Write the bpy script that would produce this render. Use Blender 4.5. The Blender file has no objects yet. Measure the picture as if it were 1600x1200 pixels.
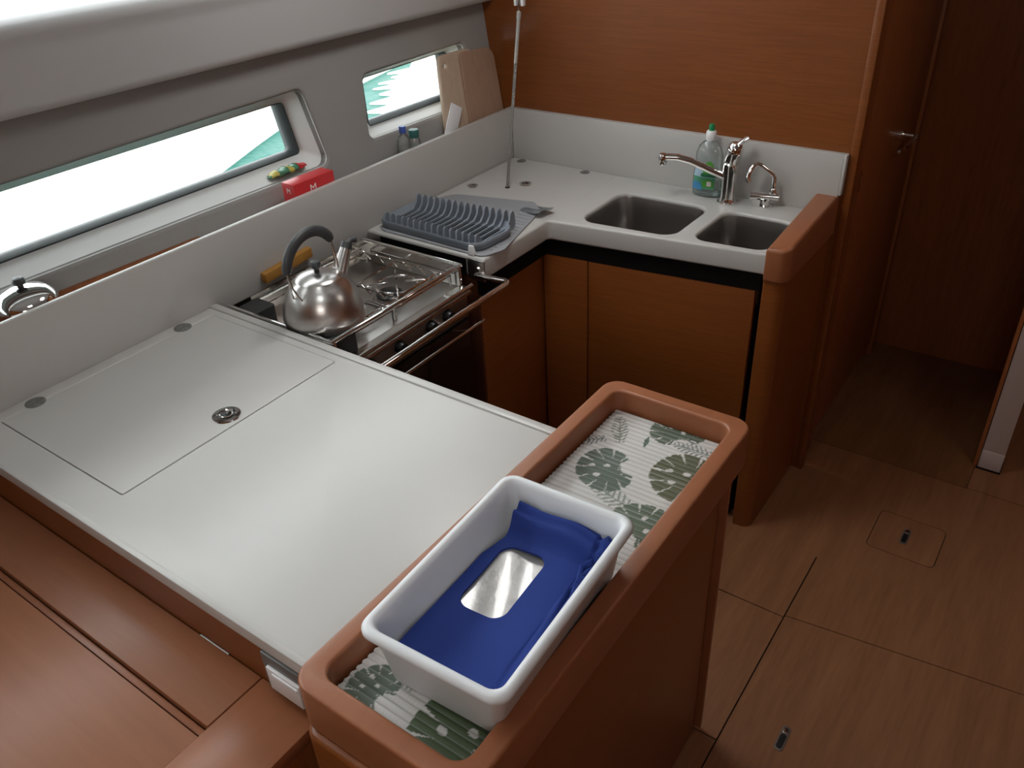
import bpy, bmesh, math, random
from mathutils import Vector, Matrix
random.seed(7)
C = bpy.context.scene
col = C.collection
PI = math.pi

# ---------------------------------------------------------------- camera
cam_d = bpy.data.cameras.new('camera'); cam = bpy.data.objects.new('camera', cam_d); col.objects.link(cam)
r_ = Vector((0.8156049, 0.5767079, -0.0468680)); u_ = Vector((-0.2826477, 0.4677886, 0.8374270)); f_ = Vector((-0.5048751, 0.6697625, -0.5445359))
m = Matrix(((r_.x, u_.x, -f_.x, 0.0), (r_.y, u_.y, -f_.y, 0.0), (r_.z, u_.z, -f_.z, 1.8), (0, 0, 0, 1)))
cam.matrix_world = m
cam_d.sensor_fit = 'HORIZONTAL'; cam_d.sensor_width = 36.0; cam_d.lens = 1302.84 / 1600 * 36.0
cam_d.clip_start = 0.02
C.camera = cam
C.cycles.use_denoising = True
C.cycles.max_bounces = 10; C.cycles.diffuse_bounces = 5; C.cycles.transparent_max_bounces = 12
C.cycles.sample_clamp_indirect = 6.0
C.cycles.caustics_reflective = False; C.cycles.caustics_refractive = False
C.view_settings.view_transform = 'Standard'; C.view_settings.look = 'None'
C.view_settings.gamma = 1.0; C.view_settings.use_curve_mapping = False
C.view_settings.exposure = 0.0

# ---------------------------------------------------------------- daylight and added fill lights
W = bpy.data.worlds.new('daylight'); C.world = W; W.use_nodes = True
bg = W.node_tree.nodes['Background']; bg.inputs[0].default_value = (0.95, 0.97, 1.0, 1); bg.inputs[1].default_value = 6.0

def area(name, loc, target, sx, sy, power, colr, portal=False, spread=PI):
    d = bpy.data.lights.new(name, 'AREA'); d.shape = 'RECTANGLE'; d.size = sx; d.size_y = sy
    d.energy = power; d.color = colr
    if portal: d.cycles.is_portal = True
    d.spread = spread
    o = bpy.data.objects.new(name, d); col.objects.link(o); o.location = loc
    o.rotation_euler = (Vector(target) - Vector(loc)).to_track_quat('-Z', 'Y').to_euler()
    return o
# added unseen lights overhead; only the two invented hatches have openings
area('added_deck_hatch_fill', (-0.62, 0.35, 2.03), (-0.62, 0.351, 0.0), 0.34, 0.34, 0.5, (1.0, 0.97, 0.93))  # added fill below the invented deck hatch
area('added_galley_hatch_fill', (-1.10, 1.46, 2.03), (-1.0, 1.75, 0.0), 0.34, 0.34, 3.8, (1.0, 0.97, 0.93))  # invented hatch light, placed to brighten the far galley and wrapped pack
area('added_saloon_fill', (0.45, 2.0, 2.03), (0.1, 2.6, 0.6), 0.45, 0.45, 4.2, (1.0, 0.93, 0.87))  # no hatch here; added to lift the dark passage and floor
area('added_aft_fill', (0.35, -0.85, 2.0), (-0.9, 0.9, 0.7), 0.75, 0.60, 9.5, (1.0, 0.93, 0.87))  # added fill behind the camera, no opening cut for it

# ---------------------------------------------------------------- materials
def new_mat(name):
    mt = bpy.data.materials.new(name); mt.use_nodes = True
    nt = mt.node_tree; b = nt.nodes['Principled BSDF']; return mt, nt, b
def plain(name, c, rough=0.5, metal=0.0, bump=0.0, bscale=60, spec=0.5, var=0.0, coat=0.0, sss=0.0, aniso=None):
    mt, nt, b = new_mat(name)
    b.inputs['Base Color'].default_value = (*c, 1); b.inputs['Roughness'].default_value = rough
    b.inputs['Metallic'].default_value = metal; b.inputs['Specular IOR Level'].default_value = spec
    b.inputs['Coat Weight'].default_value = coat
    if sss:
        b.inputs['Subsurface Weight'].default_value = sss; b.inputs['Subsurface Radius'].default_value = (.01, .01, .01)
    tc = nt.nodes.new('ShaderNodeTexCoord')
    n = nt.nodes.new('ShaderNodeTexNoise'); n.inputs['Scale'].default_value = bscale; n.inputs['Detail'].default_value = 4
    if aniso:
        mp = nt.nodes.new('ShaderNodeMapping'); mp.inputs['Scale'].default_value = aniso
        nt.links.new(tc.outputs['Object'], mp.inputs['Vector']); nt.links.new(mp.outputs[0], n.inputs['Vector'])
    else: nt.links.new(tc.outputs['Object'], n.inputs['Vector'])
    if bump:
        bp = nt.nodes.new('ShaderNodeBump'); bp.inputs['Strength'].default_value = bump; bp.inputs['Distance'].default_value = 0.002
        nt.links.new(n.outputs['Fac'], bp.inputs['Height']); nt.links.new(bp.outputs[0], b.inputs['Normal'])
    if var:
        mx = nt.nodes.new('ShaderNodeMix'); mx.data_type = 'RGBA'
        mx.inputs[6].default_value = (*[v * (1 - var) for v in c], 1); mx.inputs[7].default_value = (*[min(1, v * (1 + var)) for v in c], 1)
        nt.links.new(n.outputs['Fac'], mx.inputs[0]); nt.links.new(mx.outputs[2], b.inputs['Base Color'])
    return mt
def wood(name, c1, c2, scale, rough=0.38, coat=0.25, streak=1.0, ns=6.0):
    mt, nt, b = new_mat(name)
    tc = nt.nodes.new('ShaderNodeTexCoord'); mp = nt.nodes.new('ShaderNodeMapping'); mp.inputs['Scale'].default_value = scale
    nt.links.new(tc.outputs['Object'], mp.inputs['Vector'])
    n1 = nt.nodes.new('ShaderNodeTexNoise'); n1.inputs['Scale'].default_value = ns; n1.inputs['Detail'].default_value = 6; n1.inputs['Roughness'].default_value = 0.6
    n1.inputs['Distortion'].default_value = 0.3
    n2 = nt.nodes.new('ShaderNodeTexNoise'); n2.inputs['Scale'].default_value = ns * 4.5; n2.inputs['Detail'].default_value = 3
    nt.links.new(mp.outputs[0], n1.inputs['Vector']); nt.links.new(mp.outputs[0], n2.inputs['Vector'])
    ad = nt.nodes.new('ShaderNodeMath'); ad.operation = 'MULTIPLY_ADD'; ad.inputs[1].default_value = 0.45
    nt.links.new(n2.outputs['Fac'], ad.inputs[0]); nt.links.new(n1.outputs['Fac'], ad.inputs[2])
    rp = nt.nodes.new('ShaderNodeValToRGB'); rp.color_ramp.elements[0].position = 0.72 - 0.3 * streak; rp.color_ramp.elements[1].position = 0.72 + 0.3 * streak
    rp.color_ramp.elements[0].color = (*c1, 1); rp.color_ramp.elements[1].color = (*c2, 1)
    nt.links.new(ad.outputs[0], rp.inputs[0]); nt.links.new(rp.outputs[0], b.inputs['Base Color'])
    b.inputs['Roughness'].default_value = rough; b.inputs['Coat Weight'].default_value = coat; b.inputs['Coat Roughness'].default_value = 0.25
    b.inputs['Specular IOR Level'].default_value = 0.35
    return mt
def clear(name, tint=(1, 1, 1), gloss=0.1, rough=0.03, dens=0.0, body=(0.8, 0.8, 0.8)):
    mt = bpy.data.materials.new(name); mt.use_nodes = True; nt = mt.node_tree; nt.nodes.clear()
    out = nt.nodes.new('ShaderNodeOutputMaterial'); t = nt.nodes.new('ShaderNodeBsdfTransparent'); t.inputs[0].default_value = (*tint, 1)
    g = nt.nodes.new('ShaderNodeBsdfGlossy'); g.inputs['Roughness'].default_value = rough
    lw = nt.nodes.new('ShaderNodeLayerWeight'); lw.inputs[0].default_value = 0.25
    mu = nt.nodes.new('ShaderNodeMath'); mu.operation = 'MULTIPLY_ADD'; mu.inputs[1].default_value = 0.7; mu.inputs[2].default_value = gloss
    nt.links.new(lw.outputs['Fresnel'], mu.inputs[0])
    mx = nt.nodes.new('ShaderNodeMixShader'); nt.links.new(mu.outputs[0], mx.inputs[0])
    d = nt.nodes.new('ShaderNodeBsdfDiffuse'); d.inputs[0].default_value = (*body, 1)
    m2 = nt.nodes.new('ShaderNodeMixShader'); m2.inputs[0].default_value = dens
    nt.links.new(t.outputs[0], m2.inputs[1]); nt.links.new(d.outputs[0], m2.inputs[2])
    nt.links.new(m2.outputs[0], mx.inputs[1]); nt.links.new(g.outputs[0], mx.inputs[2]); nt.links.new(mx.outputs[0], out.inputs[0])
    return mt

WC1 = (0.172, 0.047, 0.0095); WC2 = (0.245, 0.075, 0.017)
M_wood = wood('teak_horizontal_grain', WC1, WC2, (1.2, 1.2, 40))
M_woodv = wood('teak_vertical_grain', (0.22, 0.065, 0.018), (0.34, 0.110, 0.035), (14, 14, 1.0))
M_woodx = wood('teak_top', (0.27, 0.098, 0.044), (0.32, 0.122, 0.056), (1.0, 12, 12), rough=0.45, ns=3)
M_trim = wood('solid_teak_edge', (0.27, 0.092, 0.038), (0.32, 0.115, 0.050), (8, 1.0, 8), rough=0.42, ns=3)
M_woodshade = wood('teak_painted_recess_shade', (0.07, 0.017, 0.004), (0.10, 0.026, 0.007), (1.2, 1.2, 40), rough=1.0, coat=0.0)  # teak copy darkened to paint the shade inside the cooker recess
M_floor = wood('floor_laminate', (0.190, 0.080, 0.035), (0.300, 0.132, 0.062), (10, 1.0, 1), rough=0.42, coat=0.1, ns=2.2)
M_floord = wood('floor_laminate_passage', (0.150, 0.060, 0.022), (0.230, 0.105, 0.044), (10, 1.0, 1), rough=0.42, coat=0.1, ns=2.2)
M_corian = plain('white_solid_surface', (0.52, 0.51, 0.49), rough=0.32, bump=0.02, bscale=25, var=0.02)
M_groove = plain('groove_sealant', (0.42, 0.40, 0.37), rough=0.7)
M_liner = plain('grey_fabric_liner', (0.31, 0.30, 0.29), rough=0.9, bump=0.15, bscale=260, spec=0.2)
M_gel = plain('white_gelcoat_liner', (0.52, 0.52, 0.52), rough=0.6, bump=0.03, bscale=40)
M_gelw = plain('white_window_moulding', (0.78, 0.79, 0.78), rough=0.4)
M_rubber = plain('dark_rubber_gasket', (0.03, 0.04, 0.042), rough=0.5)
M_black = plain('black_panel_and_painted_shade', (0.006, 0.005, 0.005), rough=0.8, spec=0.1)
M_steel = plain('polished_steel', (0.62, 0.60, 0.57), rough=0.14, metal=1.0)
M_chrome = plain('chrome', (0.80, 0.79, 0.78), rough=0.06, metal=1.0)
M_satin = plain('satin_steel', (0.62, 0.60, 0.58), rough=0.28, metal=1.0, bump=0.06, bscale=6, aniso=(1, 1, 60))
M_hinge = plain('mottled_grey_hinge', (0.20, 0.20, 0.19), rough=0.5, metal=0.3, var=0.5, bscale=160)
M_bowl = plain('brushed_sink_steel', (0.42, 0.40, 0.38), rough=0.33, metal=1.0, bump=0.05, bscale=8, aniso=(1, 30, 1))
M_burner = plain('black_burner_enamel', (0.012, 0.012, 0.013), rough=0.35)
M_grip = plain('charcoal_grip', (0.045, 0.048, 0.052), rough=0.45, bump=0.05, bscale=200)
M_pad = plain('dark_rubber_pad', (0.025, 0.026, 0.027), rough=0.6)
M_rack = plain('slate_grey_plastic', (0.20, 0.23, 0.27), rough=0.42)
M_mat2 = plain('grey_drying_mat', (0.29, 0.30, 0.32), rough=0.6, bump=0.1, bscale=180)
M_tub = plain('white_polythene', (0.74, 0.76, 0.78), rough=0.38, sss=0.15)
M_blue = plain('royal_blue_cloth', (0.022, 0.045, 0.22), rough=0.8, bump=0.25, bscale=600, spec=0.2)
M_wrap = plain('white_glossy_wrap', (0.96, 0.94, 0.92), rough=0.34, bump=0.45, bscale=60, coat=1.0, metal=0.35)
M_white = plain('white_plastic', (0.76, 0.76, 0.76), rough=0.35)
M_card = plain('white_card', (0.78, 0.80, 0.82), rough=0.5)
M_greyp = plain('grey_switch_plate', (0.11, 0.11, 0.105), rough=0.4)
M_red = plain('red_carton', (0.60, 0.035, 0.04), rough=0.4)
M_print = plain('white_print', (0.85, 0.80, 0.78), rough=0.5)
M_board = wood('beech_board', (0.30, 0.19, 0.13), (0.40, 0.26, 0.185), (18, 18, 1.2), rough=0.6, coat=0.0)
M_board2 = wood('pale_board', (0.44, 0.33, 0.24), (0.55, 0.43, 0.33), (18, 18, 1.2), rough=0.6, coat=0.0)
M_mustard = plain('ochre_wood', (0.40, 0.19, 0.035), rough=0.6, var=0.15, bscale=20)
M_ovenglass = plain('black_oven_glass', (0.010, 0.008, 0.008), rough=0.08, spec=0.6)
M_panelst = plain('dark_steel_panel', (0.21, 0.18, 0.165), rough=0.35, metal=0.6)
M_green = plain('green_plastic', (0.01, 0.24, 0.08), rough=0.35)
M_lgreen = plain('label_green', (0.10, 0.40, 0.05), rough=0.5)
M_ldark = plain('label_dark_green', (0.02, 0.16, 0.07), rough=0.5)
M_lteal = plain('label_teal', (0.10, 0.38, 0.22), rough=0.5)
M_lblue = plain('label_blue', (0.08, 0.33, 0.62), rough=0.5)
M_lpale = plain('label_pale_blue', (0.45, 0.62, 0.75), rough=0.5)
M_bluecap = plain('blue_cap_plastic', (0.05, 0.10, 0.40), rough=0.35)
M_teal = plain('teal_jar_lid', (0.03, 0.13, 0.12), rough=0.4)
M_yel = plain('packet_yellow', (0.55, 0.50, 0.10), rough=0.4)
M_pgreen = plain('packet_green', (0.06, 0.24, 0.13), rough=0.35, bump=0.6, bscale=70)
M_glass = clear('window_glass', (0.96, 0.98, 0.97), gloss=0.01)
M_bottle = clear('clear_bottle_plastic', (0.93, 0.96, 0.95), gloss=0.06, rough=0.08, dens=0.10, body=(0.75, 0.82, 0.82))
M_liquid = clear('clear_soap', (0.80, 0.90, 0.88), gloss=0.02, dens=0.12, body=(0.5, 0.65, 0.62))
M_dock_glitter = plain('white_dock_and_glitter', (0.85, 0.84, 0.80), rough=0.9)
# sea
M_sea, nt, b = new_mat('turquoise_harbour_water')
b.inputs['Base Color'].default_value = (0.008, 0.088, 0.070, 1); b.inputs['Roughness'].default_value = 0.5; b.inputs['Specular IOR Level'].default_value = 0.15
n = nt.nodes.new('ShaderNodeTexNoise'); n.inputs['Scale'].default_value = 5; n.inputs['Detail'].default_value = 5
tc = nt.nodes.new('ShaderNodeTexCoord'); nt.links.new(tc.outputs['Object'], n.inputs['Vector'])
bp = nt.nodes.new('ShaderNodeBump'); bp.inputs['Strength'].default_value = 0.5; bp.inputs['Distance'].default_value = 0.1
nt.links.new(n.outputs['Fac'], bp.inputs['Height']); nt.links.new(bp.outputs[0], b.inputs['Normal'])

# ---------------------------------------------------------------- helpers
def wloc(o):
    v = Vector((0, 0, 0))
    while o: v = v + o.location; o = o.parent
    return v
def link(name, me, mat, parent=None, props=None):
    o = bpy.data.objects.new(name, me); col.objects.link(o)
    if mat is not None: me.materials.append(mat)
    if parent is not None:
        me.transform(Matrix.Translation(-wloc(parent))); o.parent = parent
    return o
class B:
    def __init__(s): s.bm = bmesh.new()
    def box(s, x0, x1, y0, y1, z0, z1, M=None):
        vs = [s.bm.verts.new((x, y, z)) for x in (x0, x1) for y in (y0, y1) for z in (z0, z1)]
        if M is not None:
            for v in vs: v.co = M @ v.co
        for f in ((0, 1, 3, 2), (4, 6, 7, 5), (0, 4, 5, 1), (2, 3, 7, 6), (0, 2, 6, 4), (1, 5, 7, 3)):
            s.bm.faces.new([vs[i] for i in f])
        return s
    def hexa(s, p):   # 8 points: bottom quad 0-3, top quad 4-7
        vs = [s.bm.verts.new(q) for q in p]
        for f in ((3, 2, 1, 0), (4, 5, 6, 7), (0, 1, 5, 4), (1, 2, 6, 5), (2, 3, 7, 6), (3, 0, 4, 7)): s.bm.faces.new([vs[i] for i in f])
        return s
    def tube(s, pts, r, seg=10, closed=False, flat=None):
        pts = [Vector(p) for p in pts]; n = len(pts); rings = []
        rr = r if isinstance(r, (list, tuple)) else [r] * n
        prev = None
        for i in range(n):
            a = pts[i - 1] if (i > 0 or closed) else pts[i]; c = pts[(i + 1) % n] if (i < n - 1 or closed) else pts[i]
            t = (c - a).normalized()
            if prev is None:
                up = Vector((0, 0, 1)) if abs(t.z) < 0.9 else Vector((1, 0, 0))
                prev = (up - up.dot(t) * t).normalized()
            else: prev = (prev - prev.dot(t) * t).normalized()
            bi = t.cross(prev)
            fx, fy = flat if flat else (1, 1)
            rings.append([s.bm.verts.new(pts[i] + rr[i] * (fx * math.cos(2 * PI * k / seg) * prev + fy * math.sin(2 * PI * k / seg) * bi)) for k in range(seg)])
        for i in range(n if closed else n - 1):
            A_, B_ = rings[i], rings[(i + 1) % n]
            for k in range(seg): s.bm.faces.new((A_[k], A_[(k + 1) % seg], B_[(k + 1) % seg], B_[k]))
        if not closed:
            s.bm.faces.new(rings[0][::-1]); s.bm.faces.new(rings[-1])
        return s
    def lathe(s, prof, c=(0, 0, 0), seg=32, M=None, sx=1, sy=1):
        c = Vector(c); rings = []
        for (r, z) in prof:
            if r < 1e-6: ring = [s.bm.verts.new(Vector((0, 0, z)))]
            else: ring = [s.bm.verts.new(Vector((r * sx * math.cos(2 * PI * k / seg), r * sy * math.sin(2 * PI * k / seg), z))) for k in range(seg)]
            for v in ring: v.co = (M @ v.co if M is not None else v.co) + c
            rings.append(ring)
        for a, b2 in zip(rings, rings[1:]):
            for k in range(seg):
                k2 = (k + 1) % seg
                if len(a) == 1 and len(b2) == 1: continue
                if len(a) == 1: s.bm.faces.new((a[0], b2[k2], b2[k]))
                elif len(b2) == 1: s.bm.faces.new((a[k], a[k2], b2[0]))
                else: s.bm.faces.new((a[k], a[k2], b2[k2], b2[k]))
        return s
    def grid(s, fn, nu, nv, closed_u=False):
        g = [[s.bm.verts.new(fn(i / nu, j / nv)) for j in range(nv + 1)] for i in range(nu + (0 if closed_u else 1))]
        for i in range(nu):
            for j in range(nv):
                a, c = g[i], g[(i + 1) % len(g)]
                s.bm.faces.new((a[j], c[j], c[j + 1], a[j + 1]))
        return s
    def loft(s, loops, cap0=False, cap1=False):
        rings = [[s.bm.verts.new(p) for p in lp] for lp in loops]; n = len(rings[0])
        for a, c in zip(rings, rings[1:]):
            for k in range(n): s.bm.faces.new((a[k], a[(k + 1) % n], c[(k + 1) % n], c[k]))
        if cap0: s.bm.faces.new(rings[0][::-1])
        if cap1: s.bm.faces.new(rings[-1])
        return s
    def bevel(s, w, seg=2):
        bmesh.ops.remove_doubles(s.bm, verts=s.bm.verts, dist=1e-6)
        bmesh.ops.bevel(s.bm, geom=list(s.bm.edges), offset=w, segments=seg, affect='EDGES', profile=0.5, clamp_overlap=True)
        return s
    def mesh(s, name, ang=38):
        bmesh.ops.recalc_face_normals(s.bm, faces=s.bm.faces)
        me = bpy.data.meshes.new(name); s.bm.to_mesh(me); s.bm.free()
        smooth(me, ang); return me
    def add(s, name, mat, parent=None, ang=38):
        return link(name, s.mesh(name, ang), mat, parent)
def smooth(me, ang=38):
    if len(me.polygons):
        me.polygons.foreach_set('use_smooth', [True] * len(me.polygons)); me.set_sharp_from_angle(angle=math.radians(ang))
def rrect(x0, x1, y0, y1, r, n=6):
    pts = []
    for cx, cy, a0 in ((x1 - r, y1 - r, 0), (x0 + r, y1 - r, 90), (x0 + r, y0 + r, 180), (x1 - r, y0 + r, 270)):
        for k in range(n + 1):
            a = math.radians(a0 + 90 * k / n); pts.append((cx + r * math.cos(a), cy + r * math.sin(a)))
    return pts
def rquad(q, r, n=6):
    """rounded polygon of corner points"""
    out = []; N = len(q)
    rs = r if isinstance(r, (list, tuple)) else [r] * N
    for i in range(N):
        p = Vector(q[i]); a = (Vector(q[i - 1]) - p).normalized(); b2 = (Vector(q[(i + 1) % N]) - p).normalized(); rr = rs[i]
        if rr <= 0: out.append(tuple(p)); continue
        h = a.angle(b2) / 2; d = rr / math.tan(h)
        c = p + (a + b2).normalized() * (rr / math.sin(h))
        s0 = p + a * d - c; s1 = p + b2 * d - c
        ang = s0.angle_signed(s1)
        for k in range(n + 1):
            t = -ang * k / n
            out.append((c.x + s0.x * math.cos(t) - s0.y * math.sin(t), c.y + s0.x * math.sin(t) + s0.y * math.cos(t)))
    return out
def prism(loops, z0, z1, bev=0.0, segs=3):
    """flat shape with holes, thickness z0..z1, rounded edges"""
    cu = bpy.data.curves.new('c', 'CURVE'); cu.dimensions = '2D'; cu.fill_mode = 'BOTH'
    cu.extrude = max(1e-5, (z1 - z0) / 2 - bev); cu.bevel_depth = bev; cu.bevel_resolution = segs; cu.offset = -bev
    for lp in loops:
        sp = cu.splines.new('POLY'); sp.points.add(len(lp) - 1)
        for i, p in enumerate(lp): sp.points[i].co = (p[0], p[1], 0, 1)
        sp.use_cyclic_u = True
    o = bpy.data.objects.new('c', cu); col.objects.link(o)
    dg = bpy.context.evaluated_depsgraph_get()
    me = bpy.data.meshes.new_from_object(o.evaluated_get(dg))
    bpy.data.objects.remove(o); bpy.data.curves.remove(cu)
    me.materials.clear()
    me.transform(Matrix.Translation((0, 0, (z0 + z1) / 2)))
    bm = bmesh.new(); bm.from_mesh(me); bmesh.ops.remove_doubles(bm, verts=bm.verts, dist=1e-5); bm.to_mesh(me); bm.free()
    smooth(me, 40)
    return me
def join(mes, name='m'):
    bm = bmesh.new()
    for me in mes: bm.from_mesh(me)
    me = bpy.data.meshes.new(name); bm.to_mesh(me); bm.free(); smooth(me, 40); return me
def thing(name, label, cat, loc, group=None):
    o = bpy.data.objects.new(name, None); col.objects.link(o); o.location = loc; o.empty_display_size = 0.05
    o['label'] = label; o['category'] = cat
    if group: o['group'] = group
    return o
def tag(o, label, cat, group=None):
    o['label'] = label; o['category'] = cat
    if group: o['group'] = group
    return o
def struct(o): o['kind'] = 'structure'; return o
def base(name, loc):
    o = bpy.data.objects.new(name, None); col.objects.link(o); o.location = loc; return struct(o)
def mtx(o, ex, ey, ez):
    return Matrix(((ex.x, ey.x, ez.x, o.x), (ex.y, ey.y, ez.y, o.y), (ex.z, ey.z, ez.z, o.z), (0, 0, 0, 1)))
def text_mesh(txt, size, M, ext=0.0003):
    cu = bpy.data.curves.new('t', 'FONT'); cu.body = txt; cu.size = size; cu.extrude = ext; cu.align_x = 'CENTER'; cu.align_y = 'CENTER'
    o = bpy.data.objects.new('t', cu); col.objects.link(o); dg = bpy.context.evaluated_depsgraph_get()
    me = bpy.data.meshes.new_from_object(o.evaluated_get(dg)); bpy.data.objects.remove(o); me.materials.clear(); me.transform(M); return me

# ================================================================ SETTING
# --- floor
xs0, xs1, ys0, ys1 = -1.9, 1.3, -1.3, 3.3
fb = B(); g = 0.0018
fb.box(xs0, xs1, ys0, ys1, -0.05, -0.006)
struct(fb.add('floor', M_black))
cells = [None, None, (xs0, -0.363, 1.648, 1.918), (xs0, -0.363, 1.205, 1.648), (xs0, -0.363, ys0, 1.205)]
hx0, hx1, hy0, hy1 = -0.262, -0.072, 2.045, 2.228
for i, cell in enumerate(cells):
    if i == 0: lp = [[(-0.363 + g, 1.655 + g), (xs1, 1.862 + g), (xs1, 2.47 - g), (xs0, 2.47 - g), (xs0, 1.918 - g), (-0.363 + g, 1.918 - g)], rrect(hx0, hx1, hy0, hy1, 0.018)]
    elif i == 1: lp = [[(-0.363 + g, ys0), (xs1, ys0), (xs1, 1.861), (-0.363 + g, 1.655 - g * .6)]]
    else:
        a, b2, c, d = cell; lp = [[(a + g, c + g), (b2 - g, c + g), (b2 - g, d - g), (a + g, d - g)]]
    struct(link('floor', prism(lp, -0.012, 0.0, 0.0), M_floor))
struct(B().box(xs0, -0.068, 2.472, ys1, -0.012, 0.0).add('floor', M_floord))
struct(B().box(-0.066, xs1, 2.472, ys1, -0.012, 0.0).add('floor', M_floor))
t = thing('floor_hatch', 'small rounded inspection hatch set flush in the floor by the white post', 'hatch', ((hx0 + hx1) / 2, (hy0 + hy1) / 2, 0))
link('hatch_panel', prism([rrect(hx0 + .0022, hx1 - .0022, hy0 + .0022, hy1 - .0022, 0.016)], -0.012, 0.0002), M_floor, t)
def latch(x, y, rz, label, bright):
    L = thing('floor_latch', label, 'latch', (x, y, 0.0), 'floor lifting latches')
    ca, sa = math.cos(rz), math.sin(rz)
    def P(pts): return [(x + ca * a - sa * b2, y + sa * a + ca * b2) for a, b2 in pts]
    o = link('latch_plate', prism([P(rrect(-.0105, .0105, -.036, .036, .008))], 0.0, 0.0022, 0.0008), M_panelst, L)
    link('latch_recess', prism([P(rrect(-.007, .007, -.031, .012, .006))], 0.0018, 0.0028, 0.0003), M_burner, L)
    link('latch_button', prism([P(rrect(-.007, .007, .014, .029, .006))], 0.0018, 0.0042, 0.001), M_steel, L)
latch(-0.171, 2.140, 0.0, 'small metal lifting latch in the middle of the floor inspection hatch', True)
latch(-0.236, 1.293, 0.0, 'small metal lifting latch in the open floor panel nearest the bottom of the photo', False)

# --- bulkhead, passage walls
struct(B().box(-1.775, -0.559, 2.292, 2.315, 0.0, 2.1).add('wall_forward', M_wood))
t1_ = struct(B().box(-0.559, -0.536, 2.287, 2.322, 0.0, 2.1).bevel(0.004).add('trim_1', M_wood))
struct(B().box(-0.595, -0.575, 2.33, 3.26, 0.0, 2.1).add('wall_passage', M_woodv))
struct(B().box(-0.62, 1.3, 3.255, 3.275, 0.0, 2.1).add('wall_far', M_woodv))
d1 = base('door_1', (-0.572, 2.42, 0))
B().box(-0.575, -0.562, 2.43, 3.13, 0.06, 1.95).bevel(0.002).add('door_leaf', M_woodv, d1)
jm = B(); jm.box(-0.575, -0.552, 2.372, 2.422, 0, 2.02); jm.box(-0.575, -0.552, 3.138, 3.18, 0, 2.02); jm.box(-0.575, -0.552, 2.372, 3.18, 1.96, 2.02)
jm.bevel(0.003).add('door_frame', M_woodv, d1)
hd = B(); hd.lathe([(0, 0), (0.022, 0), (0.022, 0.004), (0.009, 0.006), (0.008, 0.045), (0, 0.047)], (-0.562, 2.925, 0.945), M=Matrix.Rotation(PI / 2, 4, 'Y'), seg=20)
hd.tube([(-0.522, 2.925, 0.945), (-0.518, 2.90, 0.945), (-0.518, 2.81, 0.942), (-0.522, 2.795, 0.94)], [0.008, 0.008, 0.0065, 0.005])
hd.add('door_handle', M_chrome, d1)
B().lathe([(0, 0), (0.012, 0), (0.012, 0.004), (0.006, 0.006), (0, 0.006)], (-0.562, 2.935, 0.885), M=Matrix.Rotation(PI / 2, 4, 'Y'), seg=16).add('door_lock', M_chrome, d1)
for z in (0.945, 0.235):
    h = B(); h.tube([(-0.556, 2.427, z - 0.03), (-0.556, 2.427, z + 0.03)], 0.0045, 8); h.box(-0.562, -0.5605, 2.431, 2.447, z - 0.026, z + 0.026)
    h.add('door_hinge', M_steel, d1)
# right partition with pale end post
struct(B().box(-0.068, 0.0, 2.66, 3.26, 0.0, 2.1).add('wall_right', M_woodv))
p2 = B(); p2.box(-0.060, 0.005, 2.60, 2.655, 0.075, 2.1); p2.box(-0.0605, 0.0055, 2.598, 2.655, 0.004, 0.073)
struct(p2.bevel(0.0015).add('trim_2', plain('post_pale_laminate', (0.52, 0.44, 0.42), rough=0.5)))
struct(B().box(-0.074, -0.0625, 2.606, 2.66, 0.0, 2.1).add('trim_3', M_woodv))
struct(B().box(-0.064, 0.008, 2.594, 2.66, 0.0, 0.004).add('trim_4', M_black))
# unseen shell that closes the cabin
struct(B().box(1.28, 1.3, -1.3, 3.3, 0, 2.1).add('wall_starboard', M_wood))
struct(B().box(-2.2, 1.3, -1.32, -1.3, 0, 2.1).add('wall_aft', M_wood))

# --- hull side, in its own plane (s aft along the hull, t up, n outboard)
hO = Vector((-1.7177, 2.29, 1.0528)); hS = Vector((-0.04994, -0.99875, 0)); hT = Vector((-0.13509, 0.00675, 0.99081)); hN = Vector((-0.98957, 0.04948, -0.13525))
HM = mtx(hO, hS, hT, hN)
def H(s, t_, n_=0): return hO + hS * s + hT * t_ + hN * n_
W1 = rquad([(0.738, 0.020), (3.40, -0.006), (3.40, 0.168), (0.772, 0.229)], 0.026)
W2 = rquad([(0.110, 0.045), (0.578, 0.043), (0.553, 0.217), (0.118, 0.228)], [0.02, 0.02, 0.02, 0.02])
def cw(l): return l
hull = prism([[(-0.02, -0.16), (3.62, -0.16), (3.62, 0.40), (-0.02, 0.40)], W1, W2], -0.0, 0.055, 0.010, 4)
hull.transform(HM); struct(link('wall_hull', hull, M_liner))
def inset(loop, d, cx, cy, wx, wy):
    return [(cx + (p[0] - cx) * (1 - d / wx), cy + (p[1] - cy) * (1 - d / wy)) for p in loop]
def window(name, outer, glass, gas):
    root = base(name, H(outer[0][0], outer[0][1], 0.06))
    # moulded white reveal running from the liner back to the glass
    n0, n1 = 0.006, 0.075
    bm = B()
    N = len(outer)
    bm.loft([[H(p[0], p[1], n0) for p in outer], [H(p[0], p[1], 0.03) for p in outer], [H(p[0], p[1], n1) for p in glass], [H(p[0] , p[1], n1 + 0.03) for p in glass]])
    bm.add('window_frame', M_gelw, root, 50)
    bm = B()
    bm.loft([[H(p[0], p[1], n1 - 0.001) for p in glass], [H(p[0], p[1], n1 - 0.004) for p in gas[0]], [H(p[0], p[1], n1 + 0.012) for p in gas[1]], [H(p[0], p[1], n1 + 0.04) for p in gas[1]]])
    bm.add('gasket', M_rubber, root, 50)
    me = prism([gas[0]], n1 + 0.020, n1 + 0.026); me.transform(HM); link('pane', me, M_glass, root)
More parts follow.
